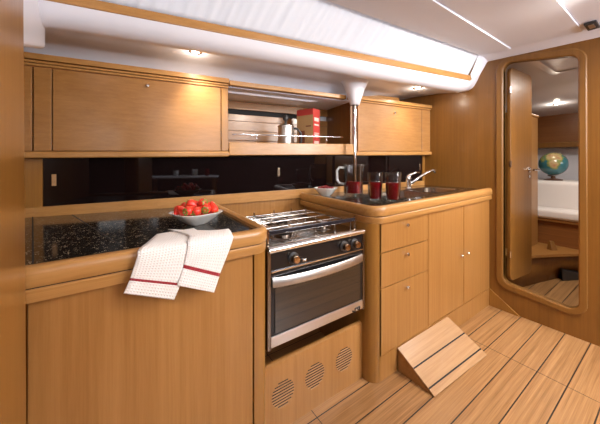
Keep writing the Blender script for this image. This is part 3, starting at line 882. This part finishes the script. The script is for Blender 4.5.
# ------------------------------------------------------------------ door leaf into the forward cabin
HX, HY = XB + .042, .803
dl = thing('cabin_door', 'varnished wooden cabin door standing open behind the bulkhead', 'door', (HX, HY, .21))
ang = math.radians(-4.5); L = .385
def lp(a, t, z): return (HX + a * math.cos(ang) - t * math.sin(ang), HY + a * math.sin(ang) + t * math.cos(ang), z)
leaf = rrect([(0.0, 1.915), (L, 1.905), (L, .222), (0.0, .226)], .05)
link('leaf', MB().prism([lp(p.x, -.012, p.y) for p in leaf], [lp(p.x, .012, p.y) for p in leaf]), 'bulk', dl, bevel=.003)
for z in (1.73, 1.15, .44):
    link('hinge', MB().tube([(HX - .004, HY - .012, z - .024), (HX - .004, HY - .012, z + .024)], .0065, 12), 'chrome', dl, smooth=40)
hd = MB().lathe([(0, 0), (.022, 0), (.022, .006), (.012, .010), (.010, .03)], lp(L - .055, -.012, 1.10), 16, axis=(math.sin(ang), -math.cos(ang), 0))
hd.tube([lp(L - .055, -.045, 1.10), lp(L - .03, -.048, 1.10), lp(L + .03, -.046, 1.097), lp(L + .06, -.040, 1.108)], .008, 10)
link('handle', hd, 'chrome', dl, smooth=50)
link('keyhole', MB().lathe([(0, 0), (.012, 0), (.012, .005), (0, .006)], lp(L - .055, -.012, 1.045), 14, axis=(math.sin(ang), -math.cos(ang), 0)), 'chrome', dl, smooth=40)

# ------------------------------------------------------------------ forward cabin
# curved plinth and step
ed = [(3.05, 1.10), (3.05, .93), (3.18, .86), (3.34, .795), (3.52, .70), (3.70, .60), (3.95, .42), (4.2, .10), (4.3, -.3)]
bs = [(3.02, 1.10), (3.06, .89), (3.30, .84), (3.50, .79), (3.74, .73), (3.92, .62), (4.10, .44), (4.3, .10), (4.4, -.3)]
t = thing('cabin_step', 'curved wooden step at the foot of the white berth seen through the doorway', 'step', (3.8, .9, 0))
link('riser', MB().loft([[(x, y, 0) for x, y in bs], [(x + .03, y + .03, .25) for x, y in ed]]), 'bulk', t, smooth=60, solid=.01)
link('tread', MB().prism([(x, y, .255) for x, y in ed] + [(4.87, -.3, .255), (4.87, 1.6, .255), (3.05, 1.6, .255)], [(x, y, .28) for x, y in ed] + [(4.87, -.3, .28), (4.87, 1.6, .28), (3.05, 1.6, .28)]), 'wood_y', t)
# berth
t = thing('berth', 'built in wooden berth base under the white cushions in the forward cabin', 'berth', (4.2, .8, .28))
link('base', MB().box(3.86, 4.86, -.3, 1.6, .2805, .545), 'dark_wood', t)
link('front_lip', MB().box(3.83, 3.88, -.3, 1.6, .53, .56), 'wood_y', t, bevel=.006)
def cushion(mb_args, name, lab, loc, bev):
    return tag(link(name, MB().box(*mb_args), 'upholstery', org=loc, bevel=bev, seg=5, smooth=True), lab, 'cushion')
cushion((3.81, 4.07, -.28, 1.55, .561, .660), 'seat_cushion', 'white flat seat cushion on the berth in the forward cabin', (4, .8, .561), .03)
cushion((4.075, 4.60, .61, 1.55, .562, .955), 'bolster_cushion', 'thick white bolster cushion under the globe', (4.3, .9, .562), .05)
struct(link('wall_cabin', MB().box(4.88, 4.92, -2.0, 2.6, 0, 2.2), 'white'))
struct(link('wall_panel', MB().box(4.80, 4.86, -1.2, 2.2, 1.36, 1.86), 'dark_wood'))
struct(link('trim_9', MB().box(4.62, 4.86, -1.2, 2.2, 1.36, 1.43), 'bulk_y', bevel=.01))
# cabin deckhead
DH = [(2.54, 1.985), (2.9, 1.975), (3.45, 1.95), (3.6, 1.90), (3.72, 1.845), (3.9, 1.825), (4.3, 1.812), (4.9, 1.80)]
mb = MB().loft([[(x, y, z) for x, z in DH] for y in (-1.8, -.2, .7, 1.4, 2.5)])
struct(link('ceiling_cabin', mb, 'white', smooth=40))
t = thing('deck_hatch', 'pale hatch frame on the ceiling of the forward cabin', 'hatch', (2.95, .55, 1.96))
link('frame', MB().loft([[(p.x, p.y, 1.972) for p in rrect(w, r_)] for w, r_ in (([(2.60, .30), (3.25, .30), (3.25, .72), (2.60, .72)], .06),)] +
     [[(p.x, p.y, 1.955) for p in rrect([(2.61, .31), (3.24, .31), (3.24, .71), (2.61, .71)], .06)], [(p.x, p.y, 1.955) for p in rrect([(2.66, .36), (3.19, .36), (3.19, .66), (2.66, .66)], .04)]], closed=True), 'white', t, smooth=40)
spot(4.02, .83, 1.816, 'small lit spotlight in the low ceiling of the forward cabin', 1.5)
struct(link('wall_cabin_far', MB().box(XB + .03, 4.9, 2.2, 2.24, 0, 2.2), 'wood_x'))
struct(link('wall_cabin_near', MB().box(XB + .03, 4.9, -1.8, -1.76, 0, 2.2), 'wood_x'))
# tall locker seen beyond the door leaf
t = thing('tall_locker', 'narrow wooden locker with slotted top edge beyond the open cabin door', 'locker', (3.5, 1.1, .28))
lx, ly = 3.30, .935
link('carcass', MB().box(lx, lx + .5, ly, 1.6, .281, 1.655), 'wood_v', t, bevel=.004)
link('top', MB().box(lx - .01, lx + .5, ly - .012, 1.6, 1.655, 1.68), 'edge_x', t, bevel=.006)
link('vent_slot', MB().box(lx - .002, lx + .002, ly + .02, ly + .10, 1.60, 1.64), 'black_mat', t)
# small blocks on the step and sole
tag(link('wooden_block', MB().hexa([(3.60, .775, .2805), (3.66, .745, .2805), (3.68, .79, .2805), (3.62, .82, .2805), (3.64, .80, .36), (3.68, .78, .36), (3.69, .80, .36), (3.65, .82, .36)]), 'bulk', org=(3.64, .78, .28), bevel=.003),
    'small wooden block leaning on the step below the white cushions', 'block')
tag(link('table_foot', MB().hexa([(3.60, .70, .0005), (3.66, .73, .0005), (4.02, .56, .0005), (3.95, .52, .0005), (3.60, .70, .11), (3.66, .73, .11), (4.02, .56, .02), (3.95, .52, .02)]), 'dark_plastic', org=(3.8, .6, 0), bevel=.004),
    'dark low wedge on the planked sole inside the forward cabin', 'wedge')
# globe
gx, gy, gz = 4.30, .918, .956
t = thing('globe', 'blue terrestrial globe on a dark stand on the white bolster', 'globe', (gx, gy, gz))
R_ = .135; gc = Vector((gx, gy, gz + .195))
link('base', MB().lathe([(0, 0), (.085, 0), (.085, .012), (.05, .020), (.022, .026), (.018, .05), (0, .055)], (gx, gy, gz), 28), 'globe_wood', t, smooth=40)
sp = MB(); prof = [(R_ * math.sin(PI * i / 24), -R_ * math.cos(PI * i / 24)) for i in range(25)]
sp.lathe(prof, gc, 40, axis=(.25, -.3, 1))
link('ball', sp, 'globe', t, smooth=True)
ax = Vector((.25, -.3, 1)).normalized(); sd = Vector((.565, -.825, 0)); sd = (Vector((.825, -.565, 0)) - ax * Vector((.825, -.565, 0)).dot(ax)).normalized()
arc = [gc + (ax * math.cos(a) + sd * math.sin(a)) * (R_ + .012) for a in [PI * i / 24 for i in range(25)]]
link('meridian', MB().tube(arc, .006, 8), 'steel_b', t, smooth=True)
link('stem', MB().tube([(gx, gy, gz + .05), tuple(gc - ax * (R_ + .012))], .008, 10), 'globe_wood', t, smooth=True)

# ------------------------------------------------------------------ tableware
def seat(X, Y): return Vector((X, Y, zt(X) - (.0178 if X < .8 else .0118)))
def tumbler(X, Y, lab):
    p = seat(X, Y)
    t = thing('tumbler', lab, 'glass', p, 'tall tumblers of red juice')
    H, r0, r1 = .176, .040, .049
    prof = [(0, 0), (r0 * .9, 0), (r0, .004), (r1, H), (r1 - .001, H + .001), (r1 - .0025, H), (r0 - .001, .014), (r0 * .5, .011), (0, .010)]
    link('glass', MB().lathe(prof, p, 32), 'glass', t, smooth=50)
    f = .66
    rj = lambda h: r0 - .001 + (r1 - .0025 - r0 + .001) * (h - .014) / (H - .014) - .0004
    link('juice', MB().lathe([(0, .0112), (rj(.016) * .95, .0145), (rj(.02), .020), (rj(H * f), H * f), (0, H * f)], p, 32), 'juice', t, smooth=50)
    return t
tumbler(1.339, 1.119, 'tall glass of red juice, the one nearer the jug')
tumbler(1.394, 1.026, 'tall glass of red juice, the one nearer the sink')
p = seat(1.43, 1.396)
j = thing('jug', 'clear glass jug half full of red juice, in front of the chrome pole', 'jug', p)
H, r0 = .226, .070
prof = [(0, 0), (r0 - .006, 0), (r0, .006), (r0, .10), (r0 - .002, H - .02), (r0 + .003, H), (r0 + .001, H + .002), (r0 - .002, H), (r0 - .005, H - .02), (r0 - .0035, .10), (r0 - .0035, .018), (r0 * .6, .013), (0, .012)]
jm = MB().lathe(prof, p, 40)
# spout: pull the rim out on the right
for i, v in enumerate(jm.v):
    d = Vector(v) - p
    if d.z > H - .03:
        dirn = Vector((.825, -.565, 0)); k = max(0, Vector((d.x, d.y, 0)).normalized().dot(dirn)) ** 8 if d.xy.length > 1e-4 else 0
        w = (d.z - (H - .03)) / .03
        jm.v[i] = tuple(Vector(v) + dirn * .024 * k * w)
link('body', jm, 'glass', j, smooth=60)
link('juice', MB().lathe([(0, .0125), (r0 - .006, .0185), (r0 - .0042, .022), (r0 - .0042, .100), (0, .100)], p, 40), 'juice', j, smooth=50)
hdv = Vector((-.825, .565, 0))
link('handle', MB().tube([p + hdv * (r0 - .002) + Vector((0, 0, H - .025)), p + hdv * (r0 + .032) + Vector((0, 0, H - .022)), p + hdv * (r0 + .050) + Vector((0, 0, H - .045)), p + hdv * (r0 + .048) + Vector((0, 0, .11)), p + hdv * (r0 + .032) + Vector((0, 0, .088)), p + hdv * (r0 - .002) + Vector((0, 0, .082))],
     .009, 12), 'glass_thick', j, smooth=True)

def bowl(lab, p, r, h, sq=3.2, rotn=0.):
    prof = [(0, 0), (r * .34, 0), (r * .38, .004), (r * .62, h * .38), (r * .86, h * .78), (r * .99, h - .002), (r, h), (r * .985, h + .001), (r * .96, h - .001), (r * .83, h * .78), (r * .60, h * .42), (r * .30, .010), (0, .008)]
    mb = MB().lathe(prof, (0, 0, 0), 48, sq=sq)
    Rm = Matrix.Rotation(rotn, 4, 'Z')
    for i, v in enumerate(mb.v):
        w = Rm @ Vector(v)
        mb.v[i] = tuple(w + p)
    return tag(link('bowl', mb, 'china', org=p, smooth=50), lab, 'bowl')
ps_ = seat(.296, 1.272)
BR, BH = .102, .056
bowl('squarish white china bowl heaped with strawberries on the left worktop', ps_, BR, BH, 3.5, .35)
pb = seat(1.245, 1.487)
bowl('small white china bowl of dark red berries near the cooker', pb, .080, .060, 3.0, .5)

# strawberries
random.seed(11)
def berry_proto():
    o = bpy.data.objects.new('strawberry', None); 
    L_, R = .050, .0165
    prof = [(0, -L_ * .55), (R * .22, -L_ * .51), (R * .44, -L_ * .38), (R * .72, -L_ * .16), (R, L_ * .10), (R * .98, L_ * .22), (R * .7, L_ * .38), (R * .3, L_ * .42), (0, L_ * .40)]
    sk = MB().lathe(prof, (0, 0, 0), 20)
    cx = MB()
    for k in range(7):
        a = 2 * PI * k / 7; u = Vector((math.cos(a), math.sin(a), 0)); w_ = Vector((-math.sin(a), math.cos(a), 0))
        q = [u * .002 + Vector((0, 0, L_ * .42)), u * .009 + w_ * .004 + Vector((0, 0, L_ * .42)), u * .014 + Vector((0, 0, L_ * .37)), u * .009 - w_ * .004 + Vector((0, 0, L_ * .42))]
        lo_ = [v - Vector((0, 0, .0008)) for v in q]
        cx.prism(lo_, q)
    cx.tube([(0, 0, L_ * .40), (.001, 0, L_ * .58)], .0015, 6)
    return sk, cx
skb, cxb = berry_proto()
LB = [('strawberry at the left end of the bowl showing its green leaves', -.080, .0, .066, 1.9, .2, 0),]
spots = []
# (along view-right, toward view-back, height above bowl foot, tilt, spin)
SB = [(-.078, -.005, .060, 1.2, 2.6, 'leftmost strawberry in the bowl, green leaves at the rim'),
      (-.045, -.030, .066, 2.2, .9, 'strawberry at the front left of the bowl'),
      (-.052, .030, .072, 1.5, 3.9, 'strawberry at the back left of the heap'),
      (-.010, -.042, .070, 1.7, 5.2, 'large strawberry lying at the front middle of the bowl'),
      (-.018, .000, .088, 1.1, 4.4, 'strawberry on top of the heap, left of the middle'),
      (-.022, .045, .080, 2.4, 1.6, 'strawberry peeping up behind the top left of the heap'),
      (.022, -.036, .068, 2.0, 4.9, 'strawberry at the front of the bowl, right of the middle'),
      (.020, .008, .092, 1.3, .4, 'topmost strawberry in the middle with leaves towards the right'),
      (.026, .048, .074, 1.9, 2.0, 'strawberry at the back right of the heap'),
      (.050, -.018, .076, 1.8, 5.8, 'strawberry right of the middle, against the big right hand one'),
      (.076, -.006, .074, 2.7, .5, 'big rightmost strawberry standing at the bowl rim'),
      (.060, .032, .070, 2.0, 3.0, 'strawberry tucked behind the rightmost one'),
      (-.032, -.008, .052, 1.5, 1.0, 'strawberry low in the bowl under the left part of the heap'),
      (.030, .010, .052, 1.5, 4.0, 'strawberry low in the bowl under the right part of the heap')]
RT = Vector((.825, -.565, 0)); FW = Vector((.565, .825, 0))
first = None
for (a, b_, h, tl, spn, lab) in SB:
    loc = ps_ + RT * a * 1.06 + FW * b_ * 1.1 + Vector((0, 0, h))
    if first is None:
        o = thing('strawberry', lab, 'strawberry', (0, 0, 0), 'strawberries in the white bowl')
        k1 = link('fruit', skb, 'berry', o, smooth=60); k2 = link('calyx', cxb, 'green', o)
        first = (o, k1, k2)
    else:
        o = first[0].copy(); COL.objects.link(o)
        for c in first[1:]:
            d = c.copy(); COL.objects.link(d); d.parent = o
        tag(o, lab, 'strawberry', 'strawberries in the white bowl')
    o.location = loc; o.rotation_euler = (tl, 0, spn)
    s = random.uniform(1.2, 1.4); o.scale = (s, s, s)
# dark berries
bm_ = MB().lathe([(.0115 * math.sin(PI * i / 10), -.0115 * math.cos(PI * i / 10)) for i in range(11)], (0, 0, 0), 16)
fb = None
random.seed(5)
for ring, (cnt, rad, hh) in enumerate(((1, 0, .066), (6, .026, .060), (10, .050, .056))):
    for k in range(cnt):
        a = 2 * PI * k / cnt + ring * .4
        loc = pb + Vector((rad * math.cos(a), rad * math.sin(a), hh + random.uniform(-.002, .003)))
        if fb is None:
            o = link('berry', bm_, 'berry_dark', smooth=True); fb = o
        else:
            o = fb.copy(); COL.objects.link(o)
        o.location = loc
        tag(o, 'dark red berry in the small white bowl near the cooker', 'berry', 'dark berries in the small bowl')

# ------------------------------------------------------------------ tea towel
CAMH = 1.15; TH = math.radians(55.63)
F0 = Vector((math.cos(TH), math.sin(TH), 0)); R0 = Vector((math.sin(TH), -math.cos(TH), 0))
# towel outline in metres: rows run from the far edge on the stone over the fiddle and down the front
def flap(rows, n=14, seg=8, amp=.0015, seed=1):
    """rows: list of (left point, right point, is_stripe_start)"""
    mb = MB(); mb.uv = []; pts = []
    # refine rows with Catmull-Rom
    L = [Vector(r[0]) for r in rows]; R = [Vector(r[1]) for r in rows]; mk = [r[2] for r in rows]
    def cr(P, i, f):
        p0 = P[max(i - 1, 0)]; p1 = P[i]; p2 = P[i + 1]; p3 = P[min(i + 2, len(P) - 1)]
        return .5 * ((2 * p1) + (p2 - p0) * f + (2 * p0 - 5 * p1 + 4 * p2 - p3) * f * f + (3 * p1 - p0 - 3 * p2 + p3) * f ** 3)
    rr = []; sm_ = []
    for i in range(len(L) - 1):
        k = 1 if mk[i] else seg
        for s_ in range(k):
            f = s_ / k; rr.append((cr(L, i, f), cr(R, i, f))); sm_.append(mk[i])
    rr.append((L[-1], R[-1]))
    v = 0; prev = None
    for a, c in rr:
        mid_ = (a + c) / 2
        if prev is not None: v += (mid_ - prev).length
        prev = mid_
        for k in range(n + 1):
            f = k / n; p = a.lerp(c, f)
            w = noise.noise(Vector((f * 3 + seed, v * 9, seed * 2.3))) * amp * 2.5
            p = p + Vector((0, -abs(w) * .6, abs(w) * .3))
            mb.v.append(tuple(p)); mb.uv.append((f * (c - a).length, v))
    for i in range(len(rr) - 1):
        for k in range(n):
            o = i * (n + 1) + k
            mb.f.append((o, o + 1, o + n + 2, o + n + 1)); mb.m.append(1 if sm_[i] else 0)
    return mb
zf = zt(.2)
def join(a, b_):
    o = len(a.v); a.v += b_.v; a.uv += b_.uv; a.f += [tuple(i + o for i in f) for f in b_.f]; a.m += b_.m
    return a
under = flap([((.124, 1.157, .880), (.262, 1.175, .880), 0), ((.078, .985, .8975), (.250, .985, .8985), 0), ((.050, .926, .8945), (.225, .926, .896), 0),
              ((.045, .911, .876), (.215, .908, .876), 0), ((.029, .914, .820), (.165, .909, .772), 1), ((.027, .914, .813), (.162, .909, .765), 0),
              ((.013, .912, .780), (.145, .912, .724), 0)], seed=1)
over = flap([((.169, 1.204, .882), (.366, 1.037, .882), 0), ((.200, .985, .9025), (.345, .985, .904), 0), ((.186, .922, .900), (.335, .922, .902), 0),
             ((.182, .905, .878), (.331, .905, .879), 0), ((.172, .906, .831), (.288, .906, .776), 1), ((.170, .906, .820), (.285, .906, .765), 0),
             ((.152, .905, .770), (.267, .905, .716), 0)], seed=4)
tag(link('tea_towel', join(under, over), ['waffle', 'stripe'], org=(.2, .95, zf), smooth=True, recalc=False, solid=.002),
    'folded white waffle tea towel with dark red stripes hanging over the left worktop edge', 'towel')

# ------------------------------------------------------------------ saloon behind the camera (seen only in reflections)
t = thing('side_table', 'pale topped table on the opposite side of the saloon, mirrored in the black glass', 'table', (-.1, -1.55, 0))
link('table_top', MB().box(-.75, .45, -1.85, -1.25, .90, .93), 'liner', t, bevel=.01)
for x in (-.68, .38):
    for y in (-1.79, -1.31):
        link('leg', MB().box(x - .03, x + .03, y - .03, y + .03, 0, .90), 'edge_z', t, bevel=.005)
for (x, y, r, h, mt, lab) in ((-.30, -1.60, .05, .10, 'china', 'white cup mirrored at the left in the black glass panel'), (.02, -1.70, .055, .12, 'china', 'taller white cup mirrored in the middle of the black glass panel'),
                          (.25, -1.50, .042, .13, 'juice', 'red tumbler mirrored at the right in the black glass panel')):
    tag(link('cup', MB().lathe([(0, 0), (r * .7, 0), (r * .8, .006), (r, h), (r * .94, h), (r * .74, .012), (0, .010)], (x, y, .9305), 24), mt, org=(x, y, .9305), smooth=45), lab, 'cup')
tag(link('plate', MB().lathe([(0, 0), (.07, 0), (.12, .014), (.122, .017), (.07, .006), (0, .006)], (-.12, -1.42, .9305), 32), 'china', org=(-.12, -1.42, .9305), smooth=45), 'flat white plate mirrored in the black glass panel', 'plate')

# ------------------------------------------------------------------ light
def area(name, loc, rot, sx, sy, power, col):
    ld = bpy.data.lights.new(name, 'AREA'); ld.shape = 'RECTANGLE'; ld.size = sx; ld.size_y = sy; ld.energy = power; ld.color = col
    o = bpy.data.objects.new(name, ld); COL.objects.link(o); o.location = loc; o.rotation_euler = rot
    return o
# daylight through the coachroof windows behind the curtain
o = area('window_daylight', (.9, 1.62, 2.22), (0, 0, 0), 3.2, .3, 4.5, (.95, .96, 1))
d_ = Vector((0, -.75, -.62)); o.rotation_euler = d_.to_track_quat('-Z', 'Y').to_euler()
# unseen roof hatches added over the saloon as fill light
for i, (hx, hy, pw) in enumerate(((1.98, -.50, 31), (-.55, -.75, 3))):
    z = cz(hx, hy) - .012
    w = thing('roof_hatch', 'bright daylight roof hatch over the saloon, ' + ('near the bulkhead' if i == 0 else 'further aft'), 'hatch', (hx, hy, z))
    link('frame', MB().box(hx - .30, hx + .30, hy - .30, hy + .30, z - .004, z + .01), 'steel_b', w)
    link('pane', MB().box(hx - .26, hx + .26, hy - .26, hy + .26, z - .010, z - .004), 'hatch', w)
    area('hatch_daylight', (hx, hy, z - .03), (0, 0, 0), .5, .5, pw, (1, .96, .92))
# unseen high windows added on the opposite side to brighten the galley
for i, (wx, ww) in enumerate(((-1.2, .5), (.15, .26), (1.95, .45))):
    pn = MB().box(wx - ww, wx + ww, -1.999, -1.985, 1.42, 1.80)
    struct(link('window_%d' % (i + 1), pn, 'hatch'))
    area('window_daylight', (wx, -1.96, 1.61), (PI / 2, 0, 0), ww * 1.9, .35, (2, 4, 20)[i], (.98, .97, .98))  # fill lamp in front of each added window
# unseen upward wall lamps added below them as bounce fill for the deckhead
for i, wx in enumerate((-.3, 1.05, 2.2)):
    w = thing('uplighter', 'wall uplighter on the opposite side of the saloon', 'light', (wx, -1.93, 1.40), 'saloon wall uplighters')
    link('shade', MB().lathe([(.03, 0), (.10, .09), (.104, .09), (.034, -.004), (0, -.004)], (wx, -1.897, 1.33), 24), 'steel_b', w, smooth=40)
    area('uplight', (wx, -1.80, 1.45), (PI - .25, 0, 0), .3, .12, (9, 34, 46)[i], (.82, .89, 1))
area('cabin_window_light', (3.6, -1.6, 1.5), (PI / 2 + .35, 0, 0), .8, .3, 6, (1, .94, .86))  # no window here, lamp added to brighten the forward cabin
area('cabin_daylight', (3.1, .2, 1.93), (0, 0, 0), .5, .5, 15, (1, .95, .88))
W = bpy.data.worlds.new('World'); SC.world = W; W.use_nodes = True
W.node_tree.nodes['Background'].inputs[0].default_value = (.9, .95, 1, 1); W.node_tree.nodes['Background'].inputs[1].default_value = .6

# ------------------------------------------------------------------ camera
cd = bpy.data.cameras.new('Camera'); cd.sensor_width = 36; cd.lens = 36 * 266 / 600; cd.shift_y = -48 / 600; cd.clip_start = .02
cam = bpy.data.objects.new('Camera', cd); COL.objects.link(cam); cam.location = (0, 0, CAMH)
cam.rotation_euler = (PI / 2, 0, TH - PI / 2)
SC.camera = cam
SC.view_settings.view_transform = 'Standard'
SC.view_settings.look = 'None'
SC.view_settings.exposure = 0.52
SC.view_settings.gamma = 1
SC.view_settings.use_curve_mapping = False
SC.cycles.use_denoising = True
SC.cycles.max_bounces = 10
SC.cycles.transmission_bounces = 10
SC.cycles.sample_clamp_indirect = 8
